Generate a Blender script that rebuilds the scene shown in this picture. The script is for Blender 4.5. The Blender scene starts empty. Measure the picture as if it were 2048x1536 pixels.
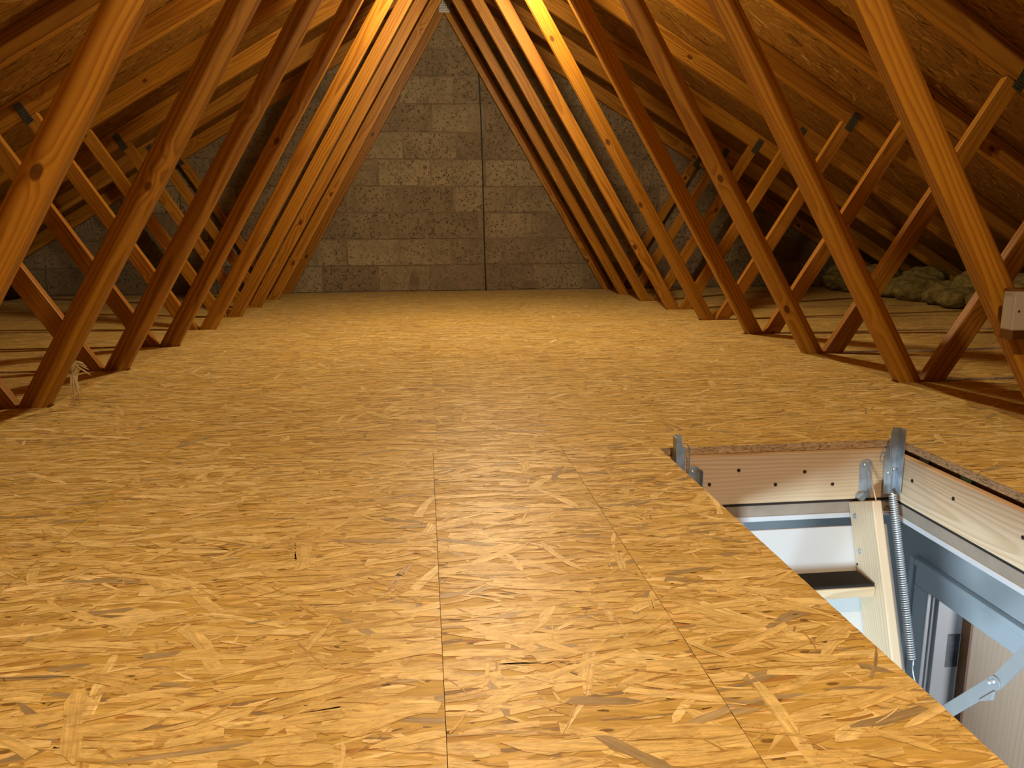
import bpy, bmesh, math, random
from mathutils import Vector, Matrix
rnd = random.Random(7)
scene = bpy.context.scene
COL = scene.collection

# ------------------------------------------------------------------ camera, world, lights, exposure
# ridge of the roof runs along +y over x = 0, loft floor top is z = 0
def setup_camera():
    f, yaw, pitch, roll = 1540.0, 0.1124, 0.1951, -0.0059
    cy, sy, cp, sp = math.cos(yaw), math.sin(yaw), math.cos(pitch), math.sin(pitch)
    F = Vector((sy * cp, cy * cp, -sp)); R = Vector((cy, -sy, 0)); U = R.cross(F)
    cr, sr = math.cos(roll), math.sin(roll)
    R2 = R * cr + U * sr; U2 = U * cr - R * sr
    m = Matrix((R2, U2, -F)).transposed().to_4x4()
    m.translation = Vector((-0.2165, 0, 0.4822))
    cd = bpy.data.cameras.new('camera'); cd.sensor_fit = 'HORIZONTAL'; cd.sensor_width = 36
    cd.lens = 36 * f / 2048; cd.clip_start = 0.02
    ob = bpy.data.objects.new('camera', cd); ob.matrix_world = m
    COL.objects.link(ob); scene.camera = ob
setup_camera()
w = bpy.data.worlds.new('world'); scene.world = w; w.use_nodes = True
w.node_tree.nodes['Background'].inputs[0].default_value = (0, 0, 0, 1)
w.node_tree.nodes['Background'].inputs[1].default_value = 0.0
vs = scene.view_settings
vs.view_transform = 'Standard'; vs.look = 'None'; vs.gamma = 1; vs.use_curve_mapping = False
vs.exposure = 0.2
scene.cycles.max_bounces = 7; scene.cycles.diffuse_bounces = 5; scene.cycles.glossy_bounces = 3
scene.cycles.caustics_reflective = False; scene.cycles.caustics_refractive = False
WARM = (1.0, 0.72, 0.42)
def point(name, loc, power, radius=0.035, col=WARM):
    d = bpy.data.lights.new(name, 'POINT'); d.energy = power; d.shadow_soft_size = radius; d.color = col
    o = bpy.data.objects.new(name, d); o.location = loc; COL.objects.link(o); return o
point('far_loft_bulb', (0.09, 3.79, 1.70), 98)
point('near_loft_bulb', (-0.02, -0.30, 1.90), 130)
def area(name, loc, target, sx, sy_, power, col):
    d = bpy.data.lights.new(name, 'AREA'); d.shape = 'RECTANGLE'; d.size = sx; d.size_y = sy_
    d.energy = power; d.color = col
    o = bpy.data.objects.new(name, d); o.location = loc
    o.rotation_euler = (Vector(target) - Vector(loc)).to_track_quat('-Z', 'Y').to_euler()
    COL.objects.link(o)
area('hall_window_light', (-1.25, -0.80, -0.52), (1.1, 1.5, -0.60), 0.45, 0.42, 150, (0.62, 0.84, 1.0))
area('door_leaf_fill_light', (2.2, 0.5, -1.1), (1.7, 1.95, -1.0), 0.7, 0.9, 16, (0.95, 0.97, 1.0))  # added fill to brighten the open door leaf, no window is built here

# ------------------------------------------------------------------ node helpers
class NT:
    def __init__(s, name):
        s.mat = bpy.data.materials.new(name); s.mat.use_nodes = True
        s.t = s.mat.node_tree; s.t.nodes.clear()
        s.out = s.n('ShaderNodeOutputMaterial'); s.b = s.n('ShaderNodeBsdfPrincipled')
        s.t.links.new(s.b.outputs[0], s.out.inputs[0])
    def n(s, typ, **kw):
        nd = s.t.nodes.new(typ)
        for k, v in kw.items(): setattr(nd, k, v)
        return nd
    def put(s, sock, v):
        if v is None: return
        if isinstance(v, bpy.types.NodeSocket): s.t.links.new(v, sock)
        else: sock.default_value = v
    def m(s, op, a, b=None, c=None, clamp=False):
        nd = s.n('ShaderNodeMath', operation=op, use_clamp=clamp)
        for i, v in enumerate((a, b, c)): s.put(nd.inputs[i], v)
        return nd.outputs[0]
    def mr(s, v, a, b, c=0.0, d=1.0, smooth=False):
        nd = s.n('ShaderNodeMapRange'); nd.clamp = True
        if smooth: nd.interpolation_type = 'SMOOTHSTEP'
        for i, x in enumerate((v, a, b, c, d)): s.put(nd.inputs[i], x)
        return nd.outputs[0]
    def mix(s, f, a, b, blend='MIX'):
        nd = s.n('ShaderNodeMix', data_type='RGBA', blend_type=blend)
        s.put(nd.inputs[0], f); s.put(nd.inputs[6], a); s.put(nd.inputs[7], b); return nd.outputs[2]
    def ramp(s, f, stops, interp='LINEAR'):
        nd = s.n('ShaderNodeValToRGB'); cr = nd.color_ramp; cr.interpolation = interp
        while len(cr.elements) < len(stops): cr.elements.new(0.5)
        for e, (p, c) in zip(cr.elements, stops): e.position = p; e.color = (*c, 1)
        s.put(nd.inputs[0], f); return nd.outputs[0]
    def sep(s, v):
        nd = s.n('ShaderNodeSeparateXYZ'); s.put(nd.inputs[0], v); return nd.outputs
    def comb(s, x, y, z=0.0):
        nd = s.n('ShaderNodeCombineXYZ')
        for i, v in enumerate((x, y, z)): s.put(nd.inputs[i], v)
        return nd.outputs[0]
    def noise(s, vec, scale, detail=2.0, rough=0.5, dist=0.0, dim='3D'):
        nd = s.n('ShaderNodeTexNoise', noise_dimensions=dim); s.put(nd.inputs['Vector'], vec)
        nd.inputs['Scale'].default_value = scale; nd.inputs['Detail'].default_value = detail
        nd.inputs['Roughness'].default_value = rough; nd.inputs['Distortion'].default_value = dist
        return nd.outputs
    def vor(s, vec, scale, dim='3D', feature='F1', rand=1.0):
        nd = s.n('ShaderNodeTexVoronoi', voronoi_dimensions=dim, feature=feature); s.put(nd.inputs['Vector'], vec)
        nd.inputs['Scale'].default_value = scale; nd.inputs['Randomness'].default_value = rand
        return nd.outputs
    def bump(s, h, strength, dist):
        nd = s.n('ShaderNodeBump'); nd.inputs['Strength'].default_value = strength
        nd.inputs['Distance'].default_value = dist; s.put(nd.inputs['Height'], h)
        s.put(s.b.inputs['Normal'], nd.outputs[0])
    def fin(s, col, rough=0.5, metal=0.0, spec=0.4):
        s.put(s.b.inputs['Base Color'], col if isinstance(col, bpy.types.NodeSocket) else (*col, 1))
        s.put(s.b.inputs['Roughness'], rough); s.put(s.b.inputs['Metallic'], metal)
        s.b.inputs['Specular IOR Level'].default_value = spec
        return s.mat

def plain(name, col, rough=0.5, metal=0.0, spec=0.4, var=0.06, scale=30.0, bump=0.0):
    t = NT(name); tc = t.n('ShaderNodeTexCoord').outputs['Object']
    nz = t.noise(tc, scale, 3.0)[0]
    f = t.mr(nz, 0.3, 0.7, 1 - var, 1 + var)
    c = t.mix(1.0, (*col, 1), t.comb(f, f, f), 'MULTIPLY')
    if bump: t.bump(nz, 0.4, bump)
    return t.fin(c, rough, metal, spec)

# oriented strand board: layers of overlapping wood strands
def osb(name, tones, roughness, spec, dark=1.0, bumpd=0.0012, layers=None):
    t = NT(name)
    uv = t.n('ShaderNodeUVMap').outputs[0]
    at = t.n('ShaderNodeAttribute', attribute_name='board').outputs['Fac']
    x, y, _ = t.sep(uv)
    x = t.m('ADD', x, t.m('MULTIPLY', at, 7.31)); y = t.m('ADD', y, t.m('MULTIPLY', at, 3.77))
    warp = t.noise(t.comb(x, y), 9.0, 2.0, dim='2D')[1]
    wx, wy, _ = t.sep(warp)
    x = t.m('MULTIPLY_ADD', t.m('SUBTRACT', wx, 0.5), 0.016, x)
    y = t.m('MULTIPLY_ADD', t.m('SUBTRACT', wy, 0.5), 0.010, y)
    fine = t.noise(t.comb(t.m('MULTIPLY', x, 26.0), t.m('MULTIPLY', y, 200.0)), 1.0, 3.0, 0.6, dim='2D')[0]
    col = t.ramp(fine, [(0.25, tones[0]), (0.5, tones[1]), (0.75, tones[2])])
    h = t.m('MULTIPLY', fine, 0.4)
    layers = layers or [(-31, .075, .016), (24, .09, .014), (78, .05, .012), (-13, .12, .015), (9, .10, .012), (-4, .15, .017),
                        (38, .05, .010), (-22, .06, .008), (2, .11, .010), (14, .14, .018), (-8, .09, .008)]
    for i, (deg, L, W) in enumerate(layers):
        a = math.radians(deg); ca, sa = math.cos(a), math.sin(a)
        u = t.m('MULTIPLY_ADD', x, ca / L, t.m('MULTIPLY', y, sa / L))
        v = t.m('MULTIPLY_ADD', y, ca / W, t.m('MULTIPLY', x, -sa / W))
        u = t.m('ADD', u, 13.7 * i + 3.1); v = t.m('ADD', v, 5.3 * i)
        vo = t.vor(t.comb(u, v), 1.0, '2D')
        cr, cg, cb = t.sep(vo['Color'])
        px, py, _ = t.sep(vo['Position'])
        du = t.m('SUBTRACT', u, px); dv = t.m('SUBTRACT', v, py)
        dv = t.m('MULTIPLY_ADD', du, t.m('MULTIPLY_ADD', cb, 1.8, -0.9), dv)
        adu = t.m('ABSOLUTE', du); adv = t.m('ABSOLUTE', dv)
        mu = t.mr(adu, 0.44, 0.47, 1.0, 0.0)
        hw = t.m('MULTIPLY_ADD', cg, 0.28, 0.10)
        mv = t.mr(t.m('SUBTRACT', adv, hw), -0.02, 0.05, 1.0, 0.0)
        mask = t.m('MULTIPLY', t.m('MULTIPLY', mu, mv), t.m('GREATER_THAN', t.m('FRACT', t.m('MULTIPLY', cb, 7.7)), 0.30))
        g = t.noise(t.comb(t.m('MULTIPLY', u, 1.3), t.m('MULTIPLY', v, 6.0)), 1.0, 3.0, 0.65, dim='2D')[0]
        sc = t.ramp(cr, [(0.0, tones[3]), (0.05, tones[3]), (0.06, tones[4]), (0.10, tones[4]), (0.11, tones[0]), (0.3, tones[1]), (0.7, tones[2]), (1.0, tones[5])])
        gf = t.mr(g, 0.25, 0.75, 0.80, 1.14)
        sc = t.mix(1.0, sc, t.comb(gf, gf, gf), 'MULTIPLY')
        col = t.mix(mask, col, sc)
        hh = t.m('MULTIPLY_ADD', cg, 0.7, t.m('MULTIPLY', g, 0.35))
        nd = t.n('ShaderNodeMix', data_type='FLOAT'); t.put(nd.inputs[0], mask); t.put(nd.inputs[2], h); t.put(nd.inputs[3], hh); h = nd.outputs[0]
    # little dark chips and pits
    v2 = t.vor(t.comb(t.m('MULTIPLY', x, 26.0), t.m('MULTIPLY', y, 70.0)), 1.0, '2D')
    cr, cg, cb = t.sep(v2['Color'])
    chip = t.m('MULTIPLY', t.mr(v2['Distance'], 0.16, 0.24, 1.0, 0.0), t.m('GREATER_THAN', cr, 0.86))
    col = t.mix(t.m('MULTIPLY', chip, 0.8), col, (*tones[6], 1))
    h = t.m('SUBTRACT', h, t.m('MULTIPLY', chip, 0.6))
    big = t.noise(t.comb(x, y), 2.2, 2.0, dim='2D')[0]
    bf = t.mr(big, 0.3, 0.7, 0.90 * dark, 1.06 * dark)
    col = t.mix(1.0, col, t.comb(bf, bf, bf), 'MULTIPLY')
    if bumpd: t.bump(h, 0.5, bumpd)
    return t.fin(col, roughness, 0.0, spec)

G = [(0.46, 0.31, 0.085), (0.56, 0.41, 0.12), (0.66, 0.50, 0.15), (0.30, 0.22, 0.12), (0.44, 0.24, 0.075), (0.82, 0.61, 0.29), (0.13, 0.06, 0.02)]
M_floor = osb('osb_floor', G, 0.5, 0.3, layers=[(-14, .09, .014), (7, .10, .012)], bumpd=0)
def strand_mat(name, stops, rough, spec):
    t = NT(name)
    uv = t.n('ShaderNodeUVMap').outputs[0]; u, v, _ = t.sep(uv)
    at = t.n('ShaderNodeAttribute', attribute_name='board').outputs['Fac']
    g = t.noise(t.comb(t.m('MULTIPLY', u, 9.0), t.m('MULTIPLY', v, 330.0)), 1.0, 4.0, 0.65, dim='2D')[0]
    w_ = t.noise(t.comb(t.m('MULTIPLY', u, 30.0), t.m('MULTIPLY', v, 90.0)), 1.0, 3.0, 0.6, dim='2D')[0]
    ox, oy, _ = t.sep(t.n('ShaderNodeTexCoord').outputs['Object'])
    k1 = t.noise(t.comb(t.m('MULTIPLY', ox, 55.0), t.m('MULTIPLY', oy, 170.0)), 1.0, 4.0, 0.7, 0.6, dim='2D')[0]
    k2 = t.noise(t.comb(t.m('MULTIPLY', ox, 24.0), t.m('MULTIPLY', oy, 75.0)), 1.0, 3.0, 0.6, 0.8, dim='2D')[0]
    wear = t.m('ADD', t.mr(k1, 0.54, 0.64, 0.0, 0.24), t.mr(k2, 0.54, 0.62, 0.0, 0.14))
    lift = t.mr(k1, 0.30, 0.42, 0.12, 0.0)
    tone = t.m('ADD', t.m('SUBTRACT', at, t.m('MULTIPLY', wear, t.mr(at, 0.3, 0.5))), t.m('MULTIPLY', lift, t.mr(at, 0.3, 0.5)))
    c = t.ramp(tone, stops)
    f = t.m('MULTIPLY', t.mr(g, 0.25, 0.75, 0.76, 1.18), t.mr(w_, 0.3, 0.7, 0.84, 1.12))
    c = t.mix(1.0, c, t.comb(f, f, f), 'MULTIPLY')
    t.bump(t.m('ADD', g, w_), 0.5, 0.0009)
    return t.fin(c, rough, 0.0, spec)
# tone 0 .. 1 : dark chip, grey strand, brown strand and painted edge shadow, then ordinary tan strands from deep to pale
M_strand = strand_mat('osb_strand', [(0.0, (0.10, 0.05, 0.018)), (0.07, (0.17, 0.10, 0.04)), (0.10, (0.34, 0.275, 0.155)), (0.17, (0.46, 0.385, 0.225)), (0.19, (0.38, 0.235, 0.07)), (0.29, (0.52, 0.34, 0.11)),
                                      (0.33, (0.56, 0.41, 0.145)), (0.55, (0.71, 0.56, 0.225)), (0.8, (0.81, 0.67, 0.30)), (1.0, (0.93, 0.80, 0.44))], 0.38, 0.4)
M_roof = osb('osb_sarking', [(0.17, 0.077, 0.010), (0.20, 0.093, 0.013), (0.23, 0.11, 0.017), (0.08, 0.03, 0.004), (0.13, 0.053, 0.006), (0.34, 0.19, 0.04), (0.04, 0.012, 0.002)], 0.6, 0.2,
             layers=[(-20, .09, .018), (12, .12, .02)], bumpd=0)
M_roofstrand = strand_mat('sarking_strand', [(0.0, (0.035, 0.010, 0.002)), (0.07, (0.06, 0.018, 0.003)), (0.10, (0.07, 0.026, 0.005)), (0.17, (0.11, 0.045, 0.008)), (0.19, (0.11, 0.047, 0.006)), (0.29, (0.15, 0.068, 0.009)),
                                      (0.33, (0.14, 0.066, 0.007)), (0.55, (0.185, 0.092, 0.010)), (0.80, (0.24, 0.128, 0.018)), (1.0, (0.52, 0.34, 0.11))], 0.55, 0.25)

def osb_edge():
    t = NT('osb_cut_edge'); tc = t.n('ShaderNodeTexCoord').outputs['Object']
    mp = t.n('ShaderNodeMapping'); mp.inputs['Scale'].default_value = (1, 1, 4); t.put(mp.inputs[0], tc)
    n1 = t.noise(mp.outputs[0], 110, 4.0, 0.7)[0]; n2 = t.noise(mp.outputs[0], 28, 2.0)[0]
    c = t.ramp(n1, [(0.32, (0.11, 0.065, 0.03)), (0.45, (0.46, 0.33, 0.20)), (0.6, (0.64, 0.50, 0.33)), (0.75, (0.76, 0.63, 0.45))])
    f = t.mr(n2, 0.3, 0.7, 0.8, 1.1); c = t.mix(1.0, c, t.comb(f, f, f), 'MULTIPLY')
    t.bump(n1, 0.8, 0.003); return t.fin(c, 0.9, 0.0, 0.1)
M_edge = osb_edge()

# sawn softwood, grain along the object's local z
def wood(name, light, mid, ring, knot, freq=230.0, ringamt=0.55, rough=0.5, knots=True, axis='z'):
    t = NT(name); tc = t.n('ShaderNodeTexCoord').outputs['Object']
    rv = t.n('ShaderNodeObjectInfo').outputs['Random']
    x, y, z = t.sep(tc)
    if axis == 'x': x, y, z = y, z, x
    if axis == 'y': x, y, z = z, x, y
    zz = t.m('ADD', z, t.m('MULTIPLY', rv, 31.0))
    r2 = t.m('FRACT', t.m('MULTIPLY', rv, 17.3)); r3 = t.m('FRACT', t.m('MULTIPLY', rv, 53.9))
    vec = t.comb(t.m('MULTIPLY', x, 7.0), t.m('MULTIPLY', y, 7.0), t.m('MULTIPLY', zz, 1.0))
    nz = t.noise(vec, 1.6, 2.0, 0.5)[1]
    nx, ny, nzz = t.sep(nz)
    xx = t.m('ADD', t.m('ADD', x, t.m('MULTIPLY_ADD', r2, 0.07, -0.035)), t.m('MULTIPLY', t.m('SUBTRACT', nx, 0.5), 0.045))
    yy = t.m('ADD', t.m('ADD', y, t.m('MULTIPLY_ADD', r3, 0.05, 0.010)), t.m('MULTIPLY', t.m('SUBTRACT', ny, 0.5), 0.045))
    r = t.m('SQRT', t.m('ADD', t.m('MULTIPLY', xx, xx), t.m('MULTIPLY', yy, yy)))
    r = t.m('SUBTRACT', r, t.m('MULTIPLY', z, t.m('MULTIPLY_ADD', r3, 0.012, 0.004)))
    km = None
    if knots:
        kv = t.vor(t.comb(t.m('MULTIPLY', x, 13.0), t.m('MULTIPLY', y, 13.0), t.m('MULTIPLY', zz, 8.0)), 1.0)
        kc, kd, ke = t.sep(kv['Color'])
        on = t.m('GREATER_THAN', kc, 0.80)
        near = t.m('MULTIPLY', t.mr(kv['Distance'], 0.0, 0.5, 1.0, 0.0, True), on)
        r = t.m('ADD', r, t.m('MULTIPLY', near, 0.012))
        km = t.m('MULTIPLY', t.mr(t.m('SUBTRACT', kv['Distance'], t.m('MULTIPLY', kd, 0.09)), 0.03, 0.10, 1.0, 0.0, True), on)
    ph = t.m('MULTIPLY', r, freq)
    fr = t.m('FRACT', ph)
    late = t.m('MULTIPLY', t.mr(fr, 0.25, 0.86, 0.0, 1.0, True), t.mr(fr, 0.88, 1.0, 1.0, 0.0))
    fib = t.noise(t.comb(t.m('MULTIPLY', x, 420.0), t.m('MULTIPLY', y, 420.0), t.m('MULTIPLY', zz, 8.0)), 1.0, 3.0, 0.6)[0]
    var = t.noise(vec, 0.9, 1.0)[0]
    amt = t.m('MULTIPLY', late, t.mr(var, 0.35, 0.65, ringamt * 0.45, ringamt))
    col = t.mix(t.mr(fib, 0.3, 0.7), (*mid, 1), (*light, 1))
    col = t.mix(amt, col, (*ring, 1))
    pf = t.m('MULTIPLY_ADD', r2, 0.22, 0.88)
    col = t.mix(1.0, col, t.comb(pf, pf, t.m('MULTIPLY_ADD', r3, 0.25, t.m('SUBTRACT', pf, 0.12))), 'MULTIPLY')
    if km is not None:
        kcol = t.mix(t.mr(kv['Distance'], 0.0, 0.07), (*[k * 0.5 for k in knot], 1), (*knot, 1))
        col = t.mix(t.m('MULTIPLY', km, 0.85), col, kcol)
    t.bump(t.m('MULTIPLY_ADD', fib, 0.5, t.m('MULTIPLY', late, 0.5)), 0.25, 0.0006)
    return t.fin(col, rough, 0.0, 0.3)
M_truss = wood('truss_pine', (0.385, 0.188, 0.023), (0.335, 0.155, 0.015), (0.17, 0.056, 0.004), (0.065, 0.018, 0.003), 85.0, 0.80, 0.44)
M_chord = M_truss
M_pale = wood('pale_planed_pine', (0.64, 0.50, 0.33), (0.58, 0.44, 0.28), (0.41, 0.265, 0.13), (0.20, 0.10, 0.04), 110.0, 0.6, 0.42, False)
M_palex = wood('pale_planed_pine_cross', (0.64, 0.50, 0.33), (0.58, 0.44, 0.28), (0.41, 0.265, 0.13), (0.20, 0.10, 0.04), 110.0, 0.6, 0.42, False, 'x')
M_paley = wood('pale_planed_pine_long', (0.64, 0.50, 0.33), (0.58, 0.44, 0.28), (0.41, 0.265, 0.13), (0.20, 0.10, 0.04), 110.0, 0.6, 0.42, False, 'y')
M_batten = wood('batten_pine', (0.19, 0.085, 0.012), (0.16, 0.07, 0.008), (0.11, 0.04, 0.005), (0.06, 0.02, 0.003), 120.0, 0.5, 0.55, True, 'x')  # brown set darker to carry the switch box's shadow on the batten

def block_mat():
    t = NT('concrete_block'); tc = t.n('ShaderNodeTexCoord').outputs['Object']
    at = t.n('ShaderNodeAttribute', attribute_name='board').outputs['Fac']
    off = t.comb(t.m('MULTIPLY', at, 11.0), 0.0, t.m('MULTIPLY', at, 5.0))
    va = t.n('ShaderNodeVectorMath', operation='ADD'); t.put(va.inputs[0], tc); t.put(va.inputs[1], off); p = va.outputs[0]
    n1 = t.noise(p, 52, 5.0, 0.68)[0]; n2 = t.noise(p, 5, 3.0)[0]; n3 = t.noise(p, 85, 2.0)[0]
    r = t.m('FRACT', t.m('MULTIPLY', at, 7.13)); q = t.m('FRACT', t.m('MULTIPLY', at, 3.37))
    base = t.ramp(r, [(0.0, (0.185, 0.150, 0.104)), (0.5, (0.215, 0.178, 0.122)), (0.85, (0.25, 0.212, 0.142)), (1.0, (0.28, 0.240, 0.158))])
    pit = t.mr(t.m('ADD', t.m('MULTIPLY', n1, 0.65), t.m('MULTIPLY', n3, 0.35)), 0.395, 0.445, 1.0, 0.0)
    pit = t.m('MULTIPLY', pit, t.mr(t.m('ADD', n2, t.m('MULTIPLY', q, 0.3)), 0.45, 0.72, 0.25, 1.0))
    g = t.mr(n2, 0.3, 0.7, 0.80, 1.15)
    c = t.mix(1.0, base, t.comb(g, g, g), 'MULTIPLY')
    g2 = t.mr(n1, 0.3, 0.7, 0.86, 1.10); c = t.mix(1.0, c, t.comb(g2, g2, g2), 'MULTIPLY')
    c = t.mix(t.m('MULTIPLY', pit, 0.75), c, (0.055, 0.045, 0.035, 1))
    t.bump(t.m('SUBTRACT', t.m('MULTIPLY', n1, 0.4), pit), 0.8, 0.006)
    return t.fin(c, 0.95, 0.0, 0.1)
M_block = block_mat()
M_mortar = plain('mortar', (0.185, 0.146, 0.102), 0.95, 0, 0.1, 0.22, 9.0, 0.004)
M_galv = plain('galvanised_steel', (0.36, 0.40, 0.44), 0.42, 0.55, 0.5, 0.25, 40.0)
M_zinc = plain('bright_zinc', (0.72, 0.75, 0.78), 0.32, 0.65, 0.5, 0.1, 60.0)
M_arm = plain('painted_steel_arm', (0.36, 0.38, 0.40), 0.42, 0.4, 0.5, 0.06, 20.0)
M_white = plain('white_door_panel', (0.52, 0.52, 0.51), 0.42, 0, 0.4, 0.02, 8.0)
M_trim = plain('white_gloss_trim', (0.50, 0.50, 0.51), 0.35, 0, 0.5, 0.02, 8.0)
M_plastic = plain('white_plastic', (0.33, 0.315, 0.295), 0.4, 0, 0.5, 0.02, 8.0)
M_rubber = plain('black_rubber', (0.012, 0.011, 0.010), 0.6, 0, 0.4, 0.2, 60.0)
M_hole = plain('dark_screw_recess', (0.03, 0.018, 0.010), 0.8, 0, 0.2)
M_cable = plain('black_cable', (0.012, 0.012, 0.012), 0.5, 0, 0.4)
M_wallpaint = plain('grey_blue_paint', (0.42, 0.42, 0.42), 0.6, 0, 0.35, 0.03, 6.0)
M_whitepaint = plain('white_ceiling_paint', (0.75, 0.75, 0.74), 0.8, 0, 0.2, 0.02, 6.0)
M_frame = plain('white_door_frame', (0.50, 0.51, 0.52), 0.32, 0, 0.5, 0.02, 6.0)
M_veneer = wood('door_veneer', (0.36, 0.27, 0.19), (0.33, 0.24, 0.165), (0.27, 0.185, 0.12), (0.2, 0.1, 0.05), 60.0, 0.5, 0.4, False)
M_lip = plain('dark_door_lipping', (0.17, 0.075, 0.03), 0.45, 0, 0.4, 0.1, 30.0)
M_hinge = plain('dull_steel_hinge', (0.10, 0.115, 0.13), 0.5, 0.3, 0.4, 0.3, 50.0)
M_seal = plain('dark_rubber_seal', (0.03, 0.02, 0.015), 0.8, 0, 0.2)
M_board = plain('raw_board_edge', (0.27, 0.215, 0.165), 0.8, 0, 0.2, 0.08, 30.0)
M_carpet = plain('hall_carpet', (0.10, 0.10, 0.11), 0.95, 0, 0.1, 0.2, 90.0)
M_wool = plain('mineral_wool', (0.16, 0.135, 0.05), 0.95, 0, 0.05, 0.35, 26.0, 0.03)
M_tow = plain('frayed_sisal', (0.50, 0.42, 0.26), 0.9, 0, 0.1, 0.1, 200.0)

def plate_mat(name='nail_plate_steel', ca=(0.10, 0.11, 0.085, 1), cb=(0.17, 0.18, 0.145, 1)):
    t = NT(name); tc = t.n('ShaderNodeTexCoord').outputs['Object']
    x, y, z = t.sep(tc)
    sx = t.m('FRACT', t.m('MULTIPLY', x, 130.0)); sz = t.m('FRACT', t.m('MULTIPLY', z, 80.0))
    slot = t.m('MULTIPLY', t.mr(t.m('ABSOLUTE', t.m('SUBTRACT', sx, 0.5)), 0.22, 0.28, 1.0, 0.0), t.mr(t.m('ABSOLUTE', t.m('SUBTRACT', sz, 0.5)), 0.30, 0.36, 1.0, 0.0))
    n = t.noise(tc, 60, 2.0)[0]
    c = t.mix(t.mr(n, 0.3, 0.7), ca, cb)
    c = t.mix(slot, c, (0.03, 0.03, 0.025, 1))
    t.bump(t.m('SUBTRACT', 1.0, slot), 0.6, 0.002)
    return t.fin(c, 0.42, 0.7, 0.5)
M_plate = plate_mat()
M_ridge = plate_mat('ridge_plate_steel', (0.55, 0.58, 0.60, 1), (0.75, 0.78, 0.80, 1))

# ------------------------------------------------------------------ mesh helpers
def tag(o, label=None, cat=None, group=None, kind=None):
    if label: o['label'] = label
    if cat: o['category'] = cat
    if group: o['group'] = group
    if kind: o['kind'] = kind
    return o
class MB:
    def __init__(s): s.bm = bmesh.new()
    def box(s, lo, hi, mat=None, mi=0):
        x0, y0, z0 = lo; x1, y1, z1 = hi
        vs_ = [s.bm.verts.new(p) for p in ((x0,y0,z0),(x1,y0,z0),(x1,y1,z0),(x0,y1,z0),(x0,y0,z1),(x1,y0,z1),(x1,y1,z1),(x0,y1,z1))]
        fs = []
        for q in ((3,2,1,0),(4,5,6,7),(0,1,5,4),(1,2,6,5),(2,3,7,6),(3,0,4,7)):
            f = s.bm.faces.new([vs_[i] for i in q]); f.material_index = mi; fs.append(f)
        if mat is not None:
            for v in vs_: v.co = mat @ v.co
        return fs
    def prism(s, poly, y0, y1, mi=0):        # polygon in xz, extruded along y
        a = [s.bm.verts.new((p[0], y0, p[1])) for p in poly]; b = [s.bm.verts.new((p[0], y1, p[1])) for p in poly]
        fs = [s.bm.faces.new(a), s.bm.faces.new(b[::-1])]
        for i in range(len(poly)):
            j = (i + 1) % len(poly); fs.append(s.bm.faces.new((a[j], a[i], b[i], b[j])))
        for f in fs: f.material_index = mi
        return fs
    def tube(s, pts, r, n=8, cap=True):
        pts = [Vector(p) for p in pts]; rings = []; prev = None
        for i, p in enumerate(pts):
            d = (pts[min(i + 1, len(pts) - 1)] - pts[max(i - 1, 0)]).normalized()
            if prev is None:
                up = Vector((0, 0, 1)) if abs(d.z) < 0.9 else Vector((1, 0, 0)); nrm = d.cross(up).normalized()
            else: nrm = (prev - d * prev.dot(d)).normalized()
            prev = nrm; bi = d.cross(nrm)
            rr = r[i] if isinstance(r, (list, tuple)) else r
            rings.append([s.bm.verts.new(p + (nrm * math.cos(2 * math.pi * k / n) + bi * math.sin(2 * math.pi * k / n)) * rr) for k in range(n)])
        for a, b in zip(rings, rings[1:]):
            for k in range(n):
                f = s.bm.faces.new((a[k], a[(k + 1) % n], b[(k + 1) % n], b[k])); f.smooth = True
        if cap: s.bm.faces.new(rings[0][::-1]); s.bm.faces.new(rings[-1])
    def cyl(s, c, axis, r, h, n=16, r2=None):
        c = Vector(c); axis = Vector(axis).normalized()
        s.tube([c - axis * h / 2, c + axis * h / 2], [r, r if r2 is None else r2], n)
    def dome(s, c, axis, r, h, n=14):
        c = Vector(c); a = Vector(axis).normalized()
        s.tube([c, c + a * h * .5, c + a * h * .85, c + a * h], [r, r * .86, r * .5, r * .08], n)
    def build(s, name, mat, parent=None, bevel=0.0, seg=2, mats=None, origin=None, rot=None):
        bm = s.bm; bmesh.ops.recalc_face_normals(bm, faces=bm.faces[:])
        me = bpy.data.meshes.new(name); bm.to_mesh(me); bm.free()
        for m in (mats or [mat]): me.materials.append(m)
        o = bpy.data.objects.new(name, me); COL.objects.link(o)
        if bevel:
            b = o.modifiers.new('bevel', 'BEVEL'); b.width = bevel; b.segments = seg; b.limit_method = 'ANGLE'; b.angle_limit = 0.6
            b.use_clamp_overlap = True
        if parent is not None: o.parent = parent
        return o
def empty(name, loc, label, cat, group=None):
    o = bpy.data.objects.new(name, None); COL.objects.link(o); o.location = loc; o.empty_display_size = 0.1
    return tag(o, label, cat, group)
def clip(poly, n, d):                           # keep the side where n.p <= d
    out = []
    for i in range(len(poly)):
        a, b = poly[i], poly[(i + 1) % len(poly)]
        da = n[0] * a[0] + n[1] * a[1] - d; db = n[0] * b[0] + n[1] * b[1] - d
        if da <= 0: out.append(a)
        if da * db < 0:
            k = da / (da - db); out.append((a[0] + (b[0] - a[0]) * k, a[1] + (b[1] - a[1]) * k))
    return out
def uv_planar(me, fu):
    uvl = me.uv_layers.new(name='UVMap')
    for lp in me.loops: uvl.data[lp.index].uv = fu(me.vertices[lp.vertex_index].co)
def face_attr(me, vals):
    a = me.attributes.new('board', 'FLOAT', 'FACE')
    for i, v in enumerate(vals): a.data[i].value = v

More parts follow.
